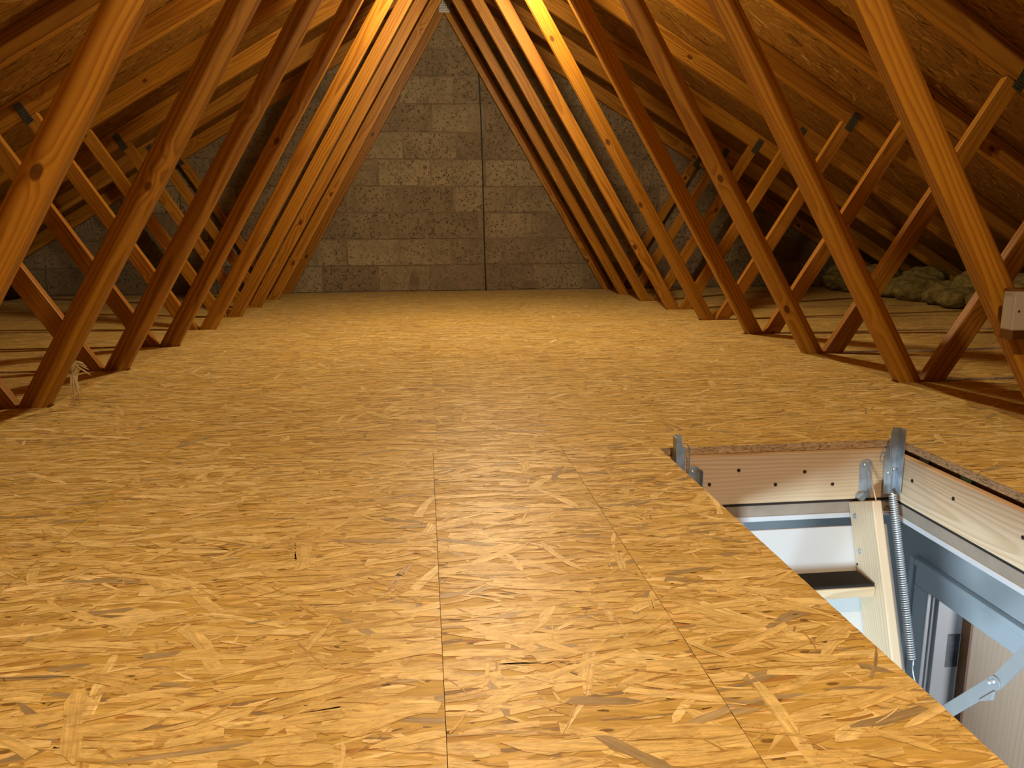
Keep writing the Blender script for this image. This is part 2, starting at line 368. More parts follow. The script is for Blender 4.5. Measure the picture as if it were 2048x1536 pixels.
# ------------------------------------------------------------------ setting
Y1, SP = 2.2716, 0.6
def row(i): return Y1 + SP * (i - 1) if i < 8 else 6.44
WALL_Y = 6.492
T = 0.036                                        # thickness of the truss timbers
FX = 1.284                                       # edge of the middle floor boards
HX0, HX1, HY0, HY1 = 0.302, 0.879, 0.40, 1.632   # opening cut in the boards

def strand_field(rects, seed):
    """wood strands lying flat on rectangles (x0, y0, x1, y1, per m2, mean angle): lists of polygons, tones and strand uvs"""
    q = random.Random(seed); polys = []
    for (x0, y0, x1, y1, dens, ang0, grey) in rects:
        for _ in range(int((x1 - x0) * (y1 - y0) * dens)):
            cx, cy = q.uniform(x0, x1), q.uniform(y0, y1)
            kind = q.random()
            if kind < .07: L, W, tone = q.uniform(.004, .012), q.uniform(.0010, .0030), q.uniform(0, .07)
            elif kind < .07 + grey: L, W, tone = q.uniform(.03, .13), q.uniform(.003, .015), q.uniform(.10, .17)
            elif kind < .30: L, W, tone = q.uniform(.010, .05), q.uniform(.0006, .0035), q.uniform(.18, .29)
            elif kind < .74: L, W, tone = q.uniform(.012, .07), q.uniform(.0015, .007), q.gauss(.59, .25)
            else: L, W, tone = q.uniform(.05, .15), q.uniform(.007, .022), q.gauss(.66, .14)
            tone = min(1.0, max(0.0 if kind < .30 else .32, tone))
            r_ = q.random()
            a = ang0 + (q.gauss(0, .16) if r_ < .55 else q.gauss(0, .45) if r_ < .88 else q.uniform(-1.6, 1.6)); ca, sa = math.cos(a), math.sin(a)
            top = []; bot = []; m = 5 if L > .04 else 3 if L > .015 else 2
            bow = q.uniform(-.06, .06) * L
            for k in range(m + 1):
                u = -L / 2 + L * k / m + (q.uniform(-.12, .12) * min(W * 4, L) if k in (0, m) else 0)
                tp = q.uniform(.75, 1.05) if 0 < k < m else q.choice((.05, .2, .5, .9))
                bw = bow * (1 - (2.0 * k / m - 1) ** 2)
                top.append((u + q.uniform(-.3, .3) * W, bw + W / 2 * tp + q.uniform(-.1, .1) * W)); bot.append((u + q.uniform(-.3, .3) * W, bw - W / 2 * tp + q.uniform(-.1, .1) * W))
            p = [(cx + u * ca - v * sa, cy + u * sa + v * ca) for u, v in bot + top[::-1]]
            p = clip(clip(clip(clip(p, (1, 0), x1), (-1, 0), -x0), (0, 1), y1), (0, -1), -y0)
            zr = q.random()
            if len(p) >= 3:
                polys.append((p, tone, cx, cy, ca, sa, q.uniform(0, 40), zr))
                if L > .03 and q.random() < .75:      # edge shadow painted as a brown sliver along one side of the strand
                    ex, ey = q.uniform(-.0006, .0006), q.choice((-1, -1, 1)) * q.uniform(.0004, .0013)
                    p2 = [(x + ex, y + ey) for x, y in p]
                    p2 = clip(clip(clip(clip(p2, (1, 0), x1), (-1, 0), -x0), (0, 1), y1), (0, -1), -y0)
                    if len(p2) >= 3: polys.append((p2, q.uniform(.20, .34), cx, cy, ca, sa, q.uniform(0, 40), zr - .02))
    return polys
def build_floor():
    verts = []; faces = []; mats_ = []; ids = []; uvs = []; rects = []
    def slab(x0, y0, x1, y1, bid, gap=0.00035, dens=1900, grey=.030):
        x0 += gap; x1 -= gap; y0 += gap; y1 -= gap; b = len(verts)
        verts.extend([(x0,y0,-.018),(x1,y0,-.018),(x1,y1,-.018),(x0,y1,-.018),(x0,y0,0),(x1,y0,0),(x1,y1,0),(x0,y1,0)])
        for k, f in enumerate(((3,2,1,0),(4,5,6,7),(0,1,5,4),(1,2,6,5),(2,3,7,6),(3,0,4,7))):
            faces.append([b + i for i in f]); mats_.append(0 if k == 1 else 1); ids.append(bid); uvs.append([(verts[b + i][0], verts[b + i][1]) for i in f])
        if y1 > .05 and dens: rects.append((x0, max(y0, .0), x1, y1, dens, 0.0, grey))
    cross = 1.664
    for k, (a, b) in enumerate([(-FX, -.806), (-.806, -.207), (-.207, .083)]): slab(a, -2.4, b, cross, 1 + k * 1.7, dens=3600)
    slab(.083, -2.4, HX0 + .0003, cross, 6.3, dens=3600, grey=.075); slab(HX0, -2.4, .684, HY0, 6.3, 0.0); slab(HX0, HY1, .684, cross, 6.3, grey=.05)
    slab(.684, -2.4, HX1, HY0, 8.2, 0.0); slab(.684, HY1, HX1 + .001, cross, 8.2); slab(HX1, -2.4, FX, cross, 8.2, grey=.05)
    far = [(-FX, -.795), (-.795, -.196), (-.196, .388), (.388, .985), (.985, FX)]
    for k, (a, b) in enumerate(far): slab(a, cross, b, 4.10, 11 + k * 2.3, .0001); slab(a, 4.10, b, 6.485, 31 + k * 1.9, .0001, dens=1000)
    for sgn in (-1, 1):
        ends = [-2.4] + [row(i) for i in range(-2, 9)]
        for k in range(len(ends) - 1):
            y0 = ends[k] + (T + .006 if k else 0); y1 = ends[k + 1] - .003
            a, b = sorted((sgn * (FX + .001), sgn * 3.30))
            slab(a, y0, b, y1, 50 + k * 1.3 + sgn * 9, dens=(0 if k < 2 else 900 if k < 7 else 400))
    for p, tone, cx, cy, ca, sa, off, zr in strand_field(rects, 21):
        b = len(verts); z = .00015 + .00045 * zr
        verts.extend([(x, y, z) for x, y in p]); faces.append(list(range(b, b + len(p)))); mats_.append(2); ids.append(tone)
        uvs.append([((x - cx) * ca + (y - cy) * sa + off, -(x - cx) * sa + (y - cy) * ca + off * .37) for x, y in p])
    me = bpy.data.meshes.new('floor'); me.from_pydata(verts, [], faces)
    for m in (M_floor, M_edge, M_strand): me.materials.append(m)
    me.polygons.foreach_set('material_index', mats_)
    uvl = me.uv_layers.new(name='UVMap'); uvl.data.foreach_set('uv', [c for f in uvs for p in f for c in p])
    face_attr(me, ids); me.update()
    o = bpy.data.objects.new('floor', me); COL.objects.link(o)
    return tag(o, kind='structure')
build_floor()

# rafters: underside z = RZ - RS*|x|
RZ, RS, RD = 2.258, 0.593, 0.097
RA = math.atan(RS); VERT = RD / math.cos(RA)
def build_roof():
    mb = MB(); ids = []; rects = []
    zt = RZ + VERT + .001; th = .015 / math.cos(RA)
    for sgn in (-1, 1):
        xs = [0.0, 1.05, 2.10, 3.15, 4.10]
        for r_ in range(4):
            yy = [-2.4, -.4 + (r_ % 2) * .9, 2.0 + (r_ % 2) * .9, 4.4 + (r_ % 2) * .9, 6.50]
            for q in range(4):
                x0, x1 = sgn * (xs[r_] + .001), sgn * (xs[r_ + 1] - .001)
                P = lambda x, dz: (x, zt - RS * abs(x) + dz)
                poly = [P(x0, 0), P(x1, 0), P(x1, th), P(x0, th)]
                fs = mb.prism(poly, yy[q] + .001, yy[q + 1] - .001)
                ids += [r_ * 3.1 + q * 1.7 + sgn * 20] * len(fs)
                if yy[q + 1] > 1.3: rects.append((min(x0, x1) / math.cos(RA), max(1.3, yy[q] + .001), max(x0, x1) / math.cos(RA), yy[q + 1] - .001, 620, .15 * sgn, .03))
    uv = [[(v.co.x / math.cos(RA), v.co.y) for v in f.verts] for f in mb.bm.faces]
    n0 = len(mb.bm.faces); extra = []
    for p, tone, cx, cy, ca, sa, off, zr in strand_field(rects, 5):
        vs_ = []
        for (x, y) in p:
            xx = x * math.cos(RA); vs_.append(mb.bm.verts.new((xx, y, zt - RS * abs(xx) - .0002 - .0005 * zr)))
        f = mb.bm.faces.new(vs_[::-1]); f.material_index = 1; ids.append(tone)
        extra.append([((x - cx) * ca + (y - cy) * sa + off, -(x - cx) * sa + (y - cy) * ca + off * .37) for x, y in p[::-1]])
    lay = mb.bm.loops.layers.uv.new('UVMap'); mb.bm.faces.ensure_lookup_table()
    for f, u in zip(mb.bm.faces, uv + extra):
        for lp, c in zip(f.loops, u): lp[lay].uv = c
    me = bpy.data.meshes.new('ceiling'); mb.bm.to_mesh(me); mb.bm.free()
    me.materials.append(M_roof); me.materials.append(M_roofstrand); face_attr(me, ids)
    o = bpy.data.objects.new('ceiling', me); COL.objects.link(o)
    return tag(o, kind='structure')
build_roof()

def build_gable(name, y0, sgn, full=True):
    mb = MB(); ids = []
    poly = [(-4.0, -.3), (4.0, -.3), (4.0, RZ + VERT - RS * 4.0), (0, RZ + VERT), (-4.0, RZ + VERT - RS * 4.0)]
    fs = mb.prism(poly, y0 + sgn * .006, y0 + sgn * .12, 1); ids += [0.3] * len(fs)
    H, Wd = 0.2115, 0.432
    off = [.068, .255, .05, .275, .095, .30, .105, .285, .06, .25, .1, .2]
    for c in range(-1, 12):
        z0 = .004 + c * H
        j = random.Random(c * 13 + 5)
        for k in range(-11, 12):
            x0 = off[c % 12] - .22 + k * Wd + j.uniform(-.012, .012); x1 = x0 + Wd - .013 + j.uniform(-.010, .003)
            zt_ = RZ + VERT - .02
            zz0, zz1 = z0 + .005 + j.uniform(-.003, .003), z0 + H - .006 + j.uniform(-.003, .003)
            if not full and abs(x0) > 9: continue
            p = [(x0, zz0), (x1, zz0), (x1, zz1), (x0, zz1)]
            p = clip(clip(p, (RS, 1), zt_), (-RS, 1), zt_)
            p = clip(clip(p, (1, 0), 3.98), (-1, 0), 3.98)
            if len(p) < 3: continue
            t_ = j.random() * 40; d = j.uniform(-.003, .002)
            fs = mb.prism(p, y0 + d, y0 + sgn * .05); ids += [t_] * len(fs)
    # patch of mortar smeared low on the wall
    if full:
        import math as _m
        for (cx, cz, rx, rz) in ((.655, .035, .135, .055), (-.52, .50, .045, .06), (-.30, .06, .05, .12), (.1, .05, .035, .1)):
            pl = []
            for q in range(14):
                a = 2 * _m.pi * q / 14; s_ = rnd.uniform(.75, 1.15)
                pl.append((cx + rx * s_ * _m.cos(a), max(.004, cz + rz * s_ * _m.sin(a) * (1 if _m.sin(a) > 0 else .5))))
            fs = mb.prism(pl, y0 - .006, y0 + .02, 1); ids += [1.1] * len(fs)
    o = mb.build(name, None, bevel=0.004, seg=2, mats=[M_block, M_mortar]); face_attr(o.data, ids)
    return tag(o, kind='structure')
build_gable('wall_back', WALL_Y, 1)
build_gable('wall_front', -2.4, -1, False)

# ------------------------------------------------------------------ roof trusses
SI = 2.152 / 1.2914                              # slope of the inner webs
def timber(name, poly, p0, p1, parent, mat=M_truss, y0=0.0, y1=T, bevel=0.0035):
    """polygon in truss coordinates; the object's origin sits at p0 and its local z runs towards p1"""
    d = Vector((p1[0] - p0[0], 0, p1[1] - p0[1])).normalized()
    xl = Vector((d.z, 0, -d.x))
    loc = []
    for q in poly:
        v = Vector((q[0] - p0[0], 0, q[1] - p0[1])); loc.append((v.dot(xl), v.dot(d)))
    mb = MB(); mb.prism(loc, 0, y1 - y0)
    o = mb.build(name, mat, parent, bevel)
    m = Matrix((xl, Vector((0, 1, 0)), d)).transposed().to_4x4(); m.translation = Vector((p0[0], y0, p0[1]))
    o.matrix_local = m
    return o
def mirror(poly, s): return [(p[0] * s, p[1]) for p in poly]
FOOT = -0.019
def make_truss(loc, label):
    t = empty('roof_truss', loc, label, 'roof truss', 'roof trusses')
    parts = {}
    big = 6.0
    for s in (-1, 1):
        # rafter
        p = [(0, RZ), (3.95, RZ - RS * 3.95), (3.95, RZ + VERT - RS * 3.95), (0, RZ + VERT)]
        p = [(max(q[0], .0008), q[1]) for q in p]
        r = timber('rafter', mirror(p, s), (s * 3.95, RZ - RS * 3.95 + VERT / 2), (0, RZ + VERT / 2), t)
        # inner web: from the floor up to the ridge
        p = [(1.2914 + 1 / SI * 3, -3.0 - 0), (1.2914 + .0805 + 3 / SI, -3.0), (1.2914 + .0805 - 3 / SI, 3.0), (1.2914 - 3 / SI, 3.0)]
        p = [(1.2914 - (z / SI), z) for z in (-.5, 2.6)]
        p = [p[0], (p[0][0] + .0805, p[0][1]), (p[1][0] + .0805, p[1][1]), p[1]]
        p = clip(p, (0, -1), -FOOT); p = clip(p, (-1, 0), -.0008); p = clip(p, (RS, 1), RZ - .0008)
        parts['iw%d' % s] = timber('inner_web', mirror(p, s), (s * 1.33, FOOT), (s * (1.33 - 2.2 / SI), FOOT + 2.2), t)
        # outer web: from the floor out to the middle of the rafter
        SO = 1.042 / 0.65
        p = [(1.3695 + z / SO, z) for z in (-.5, 1.4)]
        p = [p[0], (p[0][0] + .080, p[0][1]), (p[1][0] + .080, p[1][1]), p[1]]
        p = clip(p, (0, -1), -FOOT); p = clip(p, (RS, 1), RZ - .0008)
        # trimmed at the joint so the two webs meet on a line
        p = clip(p, (-1, 0), -1.3732)
        timber('outer_web', mirror(p, s), (s * 1.41, FOOT), (s * (1.41 + 1 / SO), FOOT + 1), t)
        # pressed nail plate where outer web meets rafter
        mb = MB(); mb.box((-.022, -.0022, -.052), (.022, 0, .052))
        pl = mb.build('nail_plate', M_plate, t, 0.0006, 1)
        a = math.atan2(.65, 1.042)
        pl.rotation_euler = (0, s * a, 0); pl.location = (s * 2.083, -.0006, 1.047)
        pl['label'] = 'dark toothed steel plate'
    # bottom chord under the boards
    p = [(-3.9, -.116), (3.9, -.116), (3.9, -.0195), (-3.9, -.0195)]
    timber('bottom_chord', p, (-3.9, -.068), (3.9, -.068), t)
    mb = MB(); mb.box((-.045, -.0022, -.11), (.045, 0, .085))
    pl = mb.build('nail_plate', M_ridge, t, 0.0006, 1); pl.location = (0, -.0006, 2.262); pl['label'] = 'galvanised ridge plate'
    return t
ORD = ['ninth', 'eighth', 'seventh', 'sixth', 'fifth', 'fourth', 'third', 'second', 'first']
LAB = [
    'nearest roof truss, its broad right timber carrying the white light switch',
    'pine roof truss eighth from the block gable wall, frayed fibres stuck to its left foot',
    'pine roof truss seventh from the block gable wall',
    'pine roof truss sixth from the block gable wall',
    'brightly lit pine roof truss fifth from the block gable wall',
    'pine roof truss fourth from the block gable wall',
    'pine roof truss third from the block gable wall',
    'pine roof truss second from the block gable wall',
    'last pine roof truss, standing right against the block gable wall']
proto = make_truss((0, row(0), 0), LAB[0])
def copy_truss(i, label=None, trimmed=False):
    r = proto.copy(); COL.objects.link(r); r.location = (0, row(i), 0); r['label'] = label or LAB[i]
    for ch in list(proto.children):
        if trimmed and ch.name.startswith('bottom_chord'): continue
        c = ch.copy(); COL.objects.link(c); c.parent = r
        c.location.x += {2: -.012, 3: .008}.get(i, 0.0) if (c.location.x > 0 and c.name.startswith(('inner_web', 'outer_web'))) else \
            ({4: .006, 6: -.006}.get(i, 0.0) if (c.location.x < 0 and c.name.startswith('inner_web')) else 0.0)
    return r
for i in range(1, 9): copy_truss(i)
copy_truss(-1, 'pine roof truss tenth from the block gable wall, over the loft hatch', True)
copy_truss(-2, 'pine roof truss eleventh from the block gable wall, before the loft hatch', True)

# ------------------------------------------------------------------ loft hatch: lining, hardware, hinged door
LX0, LX1, LY0, LY1, LZ0, LZ1 = 0.312, 0.866, 0.415, 1.618, -0.137, -0.029
def build_hatch():
    h = empty('loft_hatch', (0.589, 1.02, -0.137), 'pine lined loft hatch opening with steel brackets, spring and drop-down white door', 'loft hatch')
    h_off = Vector(h.location)
    def P(mb, name, mat, **k):
        o = mb.build(name, mat, None, **k); o.parent = h; o.location = -h_off; return o
    def part(mb, name, mat, origin, parent=None, **k):
        org = Vector(origin); bmesh.ops.translate(mb.bm, verts=mb.bm.verts[:], vec=-org)
        o = mb.build(name, mat, parent or h, **k)
        base = Vector(parent['_o']) if parent is not None else h_off
        o.location = org - base; o['_o'] = tuple(org); return o
    TH = .022
    boards = [((LX0 - TH, LY1, LZ0), (LX1 + TH, LY1 + TH - .004, -.0192), M_palex), ((LX1, LY0, LZ0), (LX1 + TH - .004, LY1 - .0005, LZ1), M_paley),
              ((LX0 - TH + .004, LY0, LZ0), (LX0, LY1 - .0005, LZ1), M_paley), ((LX0 - TH, LY0 - TH, LZ0), (LX1 + TH, LY0, LZ1), M_palex)]
    fb = []
    for lo, hi, m in boards:
        mb = MB(); mb.box(lo, hi)
        c = [(a + b) / 2 for a, b in zip(lo, hi)]
        fb.append(part(mb, 'lining_board', m, c, bevel=.0015))
    def recess(p, ax, parent):
        mb = MB(); mb.cyl(p, ax, .0040, .0016, 12); mb.cyl(Vector(p), ax, .0023, .0022, 10)
        part(mb, 'screw', M_hole, p, parent)
    for x, z in ((.486, -.055), (.645, -.065), (.418, -.086), (.576, -.093), (.715, -.098), (.80, -.062)): recess((x, LY1 - .0005, z), (0, 1, 0), fb[0])
    for y, z in ((1.549, -.074), (1.412, -.068), (1.22, -.075), (1.05, -.066), (.86, -.078)): recess((LX1 - .0005, y, z), (1, 0, 0), fb[1])
    # dark seal, liner and white architrave ring under the lining
    def ring(name, mat, out, inn, z0, z1, bev=.001):
        mb = MB()
        a0, a1, b0, b1 = LX0 - out, LX1 + out, LY0 - out, LY1 + out
        c0, c1, d0, d1 = LX0 - inn, LX1 + inn, LY0 - inn, LY1 + inn
        mb.box((a0, d1, z0), (a1, b1, z1)); mb.box((a0, b0, z0), (a1, d0, z1))
        mb.box((a0, d0, z0), (c0, d1, z1)); mb.box((c1, d0, z0), (a1, d1, z1))
        return part(mb, name, mat, (0.589, 1.02, z0), bevel=bev)
    ring('seal', M_seal, .02, .003, -.1435, -.1372, .0)
    ring('liner', M_board, .016, .004, -.1705, -.1437)
    ring('architrave', M_trim, .065, .002, -.1835, -.1707, .002)
    # corner spring brackets (folded angle standing above the floor)
    for s in (1, -1):
        X = lambda x: x if s > 0 else 1.178 - x
        mb = MB()
        poly = [(.826, -.127), (.853, -.127), (.857, .040), (.838, .040), (.836, .020), (.827, .006)]
        if s > 0: poly = [(.828, -.118), (.8545, -.122), (.857, .039), (.838, .040), (.8345, .020), (.826, -.015)]
        pl = [(X(a), b) for a, b in poly]
        mb.prism(pl, 1.5945, 1.5965)
        x0, x1 = sorted((X(.8545), X(.857)))
        mb.box((x0, 1.572, -.116), (x1, 1.5945, .039))
        x0, x1 = sorted((X(.846), X(.866)))
        mb.box((x0, 1.5966, -.10), (x1, 1.6175, -.03))
        b = part(mb, 'spring_bracket', M_galv, (X(.845), 1.59, -.04), bevel=.0008)
        for q, (rx, rz) in enumerate(((.836, -.068), (.849, -.060))):
            mb = MB(); mb.dome((X(rx), 1.5945, rz), (0, -1, 0), .0042, .0034); part(mb, 'rivet', M_zinc, (X(rx), 1.5945, rz), b)
        # bent wire hook running from the bracket head down to the spring
        mb = MB(); pts = [(X(.822), 1.588, -.006), (X(.818), 1.587, -.020), (X(.824), 1.587, -.030)]
        a = [Vector((X(.830), 1.590, .024)), Vector((X(.8285), 1.588, .012)), Vector((X(.833), 1.588, -.02)), Vector((X(.838), 1.586, -.06)), Vector((X(.840), 1.583, -.11))]
        if s < 0: a = [Vector((.343, 1.590, .022)), Vector((.352, 1.588, .020)), Vector((.357, 1.588, .010)), Vector((.357, 1.586, -.03)), Vector((.356, 1.583, -.11))]
        mb.tube(a, .0014, 8); part(mb, 'hook_wire', M_galv, a[0], b)
        if s > 0:
            mb = MB(); loop = [(X(.823) + .006 * math.cos(t), 1.592, -.012 + .013 * math.sin(t)) for t in [k * .45 for k in range(1, 13)]]
            mb.tube(loop, .0011, 6); part(mb, 'hook_wire', M_galv, loop[0], b)
        # extension spring
        A = Vector((X(.840), 1.578, -.112)); Bq = Vector((X(.842), 1.456, -.462)); n = 74
        d = Bq - A; L = d.length; d.normalize(); u = d.cross(Vector((1, 0, 0))).normalized(); v = d.cross(u)
        pts = [A + d * (L * k / (n * 12)) + (u * math.cos(2 * math.pi * k / 12) + v * math.sin(2 * math.pi * k / 12)) * (0.0082 if 8 < k < n * 12 - 8 else .0045) for k in range(n * 12 + 1)]
        mb = MB(); mb.tube(pts, .00135, 6); sp = part(mb, 'spring', M_zinc, A)
        mb = MB(); mb.tube([Bq + u * .006, Bq + d * .010 + u * .003, Bq + d * .013, Bq + d * .03, Bq + d * .05 + Vector((0, -.006, 0))], .0016, 8); part(mb, 'spring_hook', M_zinc, Bq, sp)
    # hinge plates on the far lining board
    for s in (1, -1):
        cx = .794 if s > 0 else .380
        mb = MB(); k = 8; top = [(cx + .0155 * math.cos(a), -.056 + .0155 * math.sin(a)) for a in [math.pi * q / k for q in range(k + 1)]]
        poly = [(cx - .0125, -.134), (cx + .0175, -.134), (cx + .0155, -.056)] + top[1:-1] + [(cx - .0155, -.056)]
        mb.prism(poly, 1.6155, 1.6178)
        if s < 0: mb.box((cx + .0135, 1.597, -.12), (cx + .0155, 1.6156, -.048))
        mb.cyl((cx - .012, 1.609, -.128), (0, 1, 0), .010, .012, 16)
        hp = part(mb, 'hinge_plate', M_galv, (cx, 1.617, -.09), bevel=.0006)
        for px_, pz in ((cx - .004, -.053), (cx - .006, -.122)):
            mb = MB(); mb.dome((px_, 1.6153, pz), (0, -1, 0), .0048, .0036); part(mb, 'rivet', M_zinc, (px_, 1.6153, pz), hp)
    # hinged white door hanging under the far edge
    d = Vector((0, -.358, -.934)).normalized(); nrm = Vector((0, d.z, -d.y))
    O = Vector((0.589, 1.604, -.197))
    mb = MB(); mb.box((-.262, -.034, 0), (.262, 0, 1.13))
    dr = mb.build('hatch_door', M_white, h, .002)
    mm = Matrix((Vector((1, 0, 0)), nrm, d)).transposed().to_4x4(); mm.translation = O - h_off; dr.matrix_local = mm
    # folding door arms (knee joint) on both sides
    for s in (1, -1):
        xa = .842 if s > 0 else .336
        K = Vector((xa, 1.213, -.364)); up = Vector((xa, 1.040, .04 - .12)); lo = Vector((xa, 1.365, -.546))
        def link(a, b, wd, off):
            mb = MB(); dd = (b - a); L = dd.length; dd.normalize(); q = Vector((0, -dd.z, dd.y))
            poly = []
            for t_ in range(9): ang = -math.pi / 2 + math.pi * t_ / 8; poly.append(b + dd * (wd / 2 * math.cos(ang)) + q * (wd / 2 * math.sin(ang)))
            for t_ in range(9): ang = math.pi / 2 + math.pi * t_ / 8; poly.append(a + dd * (wd / 2 * math.cos(ang)) + q * (wd / 2 * math.sin(ang)))
            va = [mb.bm.verts.new((xa + off, p.y, p.z)) for p in poly]; vb = [mb.bm.verts.new((xa + off + .0028, p.y, p.z)) for p in poly]
            mb.bm.faces.new(va); mb.bm.faces.new(vb[::-1])
            for i in range(len(va)):
                j = (i + 1) % len(va); mb.bm.faces.new((va[j], va[i], vb[i], vb[j]))
            return mb
        mb = link(K, up, .027, 0.0)
        am = part(mb, 'folding_arm', M_arm, K, bevel=.0006)
        mb = link(K, lo, .027, -.0032)
        e = (lo - K).normalized(); q = Vector((0, -e.z, e.y)); q = -q if q.z > 0 else q
        base = K + q * .0135
        v = [base + e * .006, base + e * .060, base + e * .050 + q * .004, base + e * .022 + q * .011]
        for xo in (0,):
            va = [mb.bm.verts.new((xa - .0032 + .0, p.y, p.z)) for p in v]; vb = [mb.bm.verts.new((xa - .0092, p.y, p.z)) for p in v]
            mb.bm.faces.new(va); mb.bm.faces.new(vb[::-1])
            for i in range(4):
                j = (i + 1) % 4; mb.bm.faces.new((va[j], va[i], vb[i], vb[j]))
        am2 = part(mb, 'folding_arm', M_arm, K + Vector((0, .01, -.01)), bevel=.0005)
        for dy, dz in ((.002, .002), (.012, -.006)):
            p = K + Vector((-.0032, dy, dz)); mb = MB(); mb.dome(p, (-1, 0, 0), .0052, .004); part(mb, 'rivet', M_zinc, p, am2)
build_hatch()

def build_ladder():
    d = Vector((0, -.358, -.934)).normalized(); nrm = Vector((0, d.z, -d.y))
    O = Vector((0.589, 1.605, -.197))
    l = empty('loft_ladder', O, 'pine folding loft ladder with black grip pads leading down through the hatch', 'ladder')
    mm = Matrix((Vector((1, 0, 0)), nrm, d)).transposed().to_4x4()
    for s in (1, -1):
        mb = MB(); mb.box((-.011, .004, -.055), (.011, .104, 1.10))
        st = mb.build('stringer', M_pale, l, .0025)
        m = mm.copy(); m.translation = Vector((s * .182, 0, 0)); st.matrix_local = m
        for z, y in ((-.022, .026), (.058, .028), (.088, .012)):
            mb = MB()
            mb.cyl((-s * .0115, y, z), (1, 0, 0), .0062 if z < .08 else .0026, .0018, 14)
            mb.cyl((-s * .0125, y, z), (1, 0, 0), .0034 if z < .08 else .001, .0018, 12)
            mb.build('screw', M_galv if z < .08 else M_hole, st)
    for k in range(4):
        z = -.2935 - .255 * k; y1 = 1.605 + (z + .197) * .3833 - .006; y0 = y1 - .078
        mb = MB(); mb.box((-.1705, y0, z - .024), (.1705, y1, z))
        c = Vector((0, (y0 + y1) / 2, z - .012)); bmesh.ops.translate(mb.bm, verts=mb.bm.verts[:], vec=-c)
        tr = mb.build('tread', M_palex, l, .003); tr.location = c - Vector((0, O.y, O.z))
        mb = MB(); n = 28; a = []; b = []
        for i in range(n + 1):
            yy = -.036 + .072 * i / n; zz = .0045 + .0016 * math.sin(i / n * math.pi * 2 * 7)
            a.append((yy, zz))
        prof = [(-.036, 0)] + a + [(.036, 0)]
        va = [mb.bm.verts.new((-.168, p[0], p[1])) for p in prof]; vb = [mb.bm.verts.new((.168, p[0], p[1])) for p in prof]
        mb.bm.faces.new(va); mb.bm.faces.new(vb[::-1])
        for i in range(len(va)):
            j = (i + 1) % len(va); mb.bm.faces.new((va[j], va[i], vb[i], vb[j]))
        gp = mb.build('grip_pad', M_rubber, tr); gp.location = (0, 0, .0122); gp['label'] = 'ribbed black rubber pad'
    mb = MB(); a = Vector((.789, 1.600, -.051)); b = Vector((.7855, 1.519, -.176))
    mb.tube([a - O, a.lerp(b, .5) - O, b - O], .0016, 8); sr = mb.build('stay_rod', M_zinc, l)
    mb = MB(); mb.cyl(b - O + Vector((-.004, 0, 0)), (1, 0, 0), .0055, .012, 14); mb.build('rod_pin', M_zinc, sr)
build_ladder()

# timber joist and plastic packers in the gap between lining and floor boards
mb = MB(); mb.box((-.02, -.62, -.048), (.02, .62, .048)); o = mb.build('trimmer_joist', M_batten, None, .002)
o.location = (.9115, 1.0, -.068); tag(o, 'brown timber joist showing in the gap under the boards right of the hatch', 'joist')
for (y, colr, nm) in ((1.541, (.010, .010, .010), 'black'), (1.405, (.015, .055, .022), 'dark green')):
    mb = MB(); mb.box((-.008, -.016, -.0048), (.0, .016, .0048))
    o = mb.build('packing_shim', plain(nm.replace(' ', '_') + '_plastic', colr, 0.45), None, .0008)
    o.location = (.8912, y, -.0236); tag(o, nm + ' plastic packer wedged under the cut floor board right of the hatch', 'packer', 'packers beside the hatch')

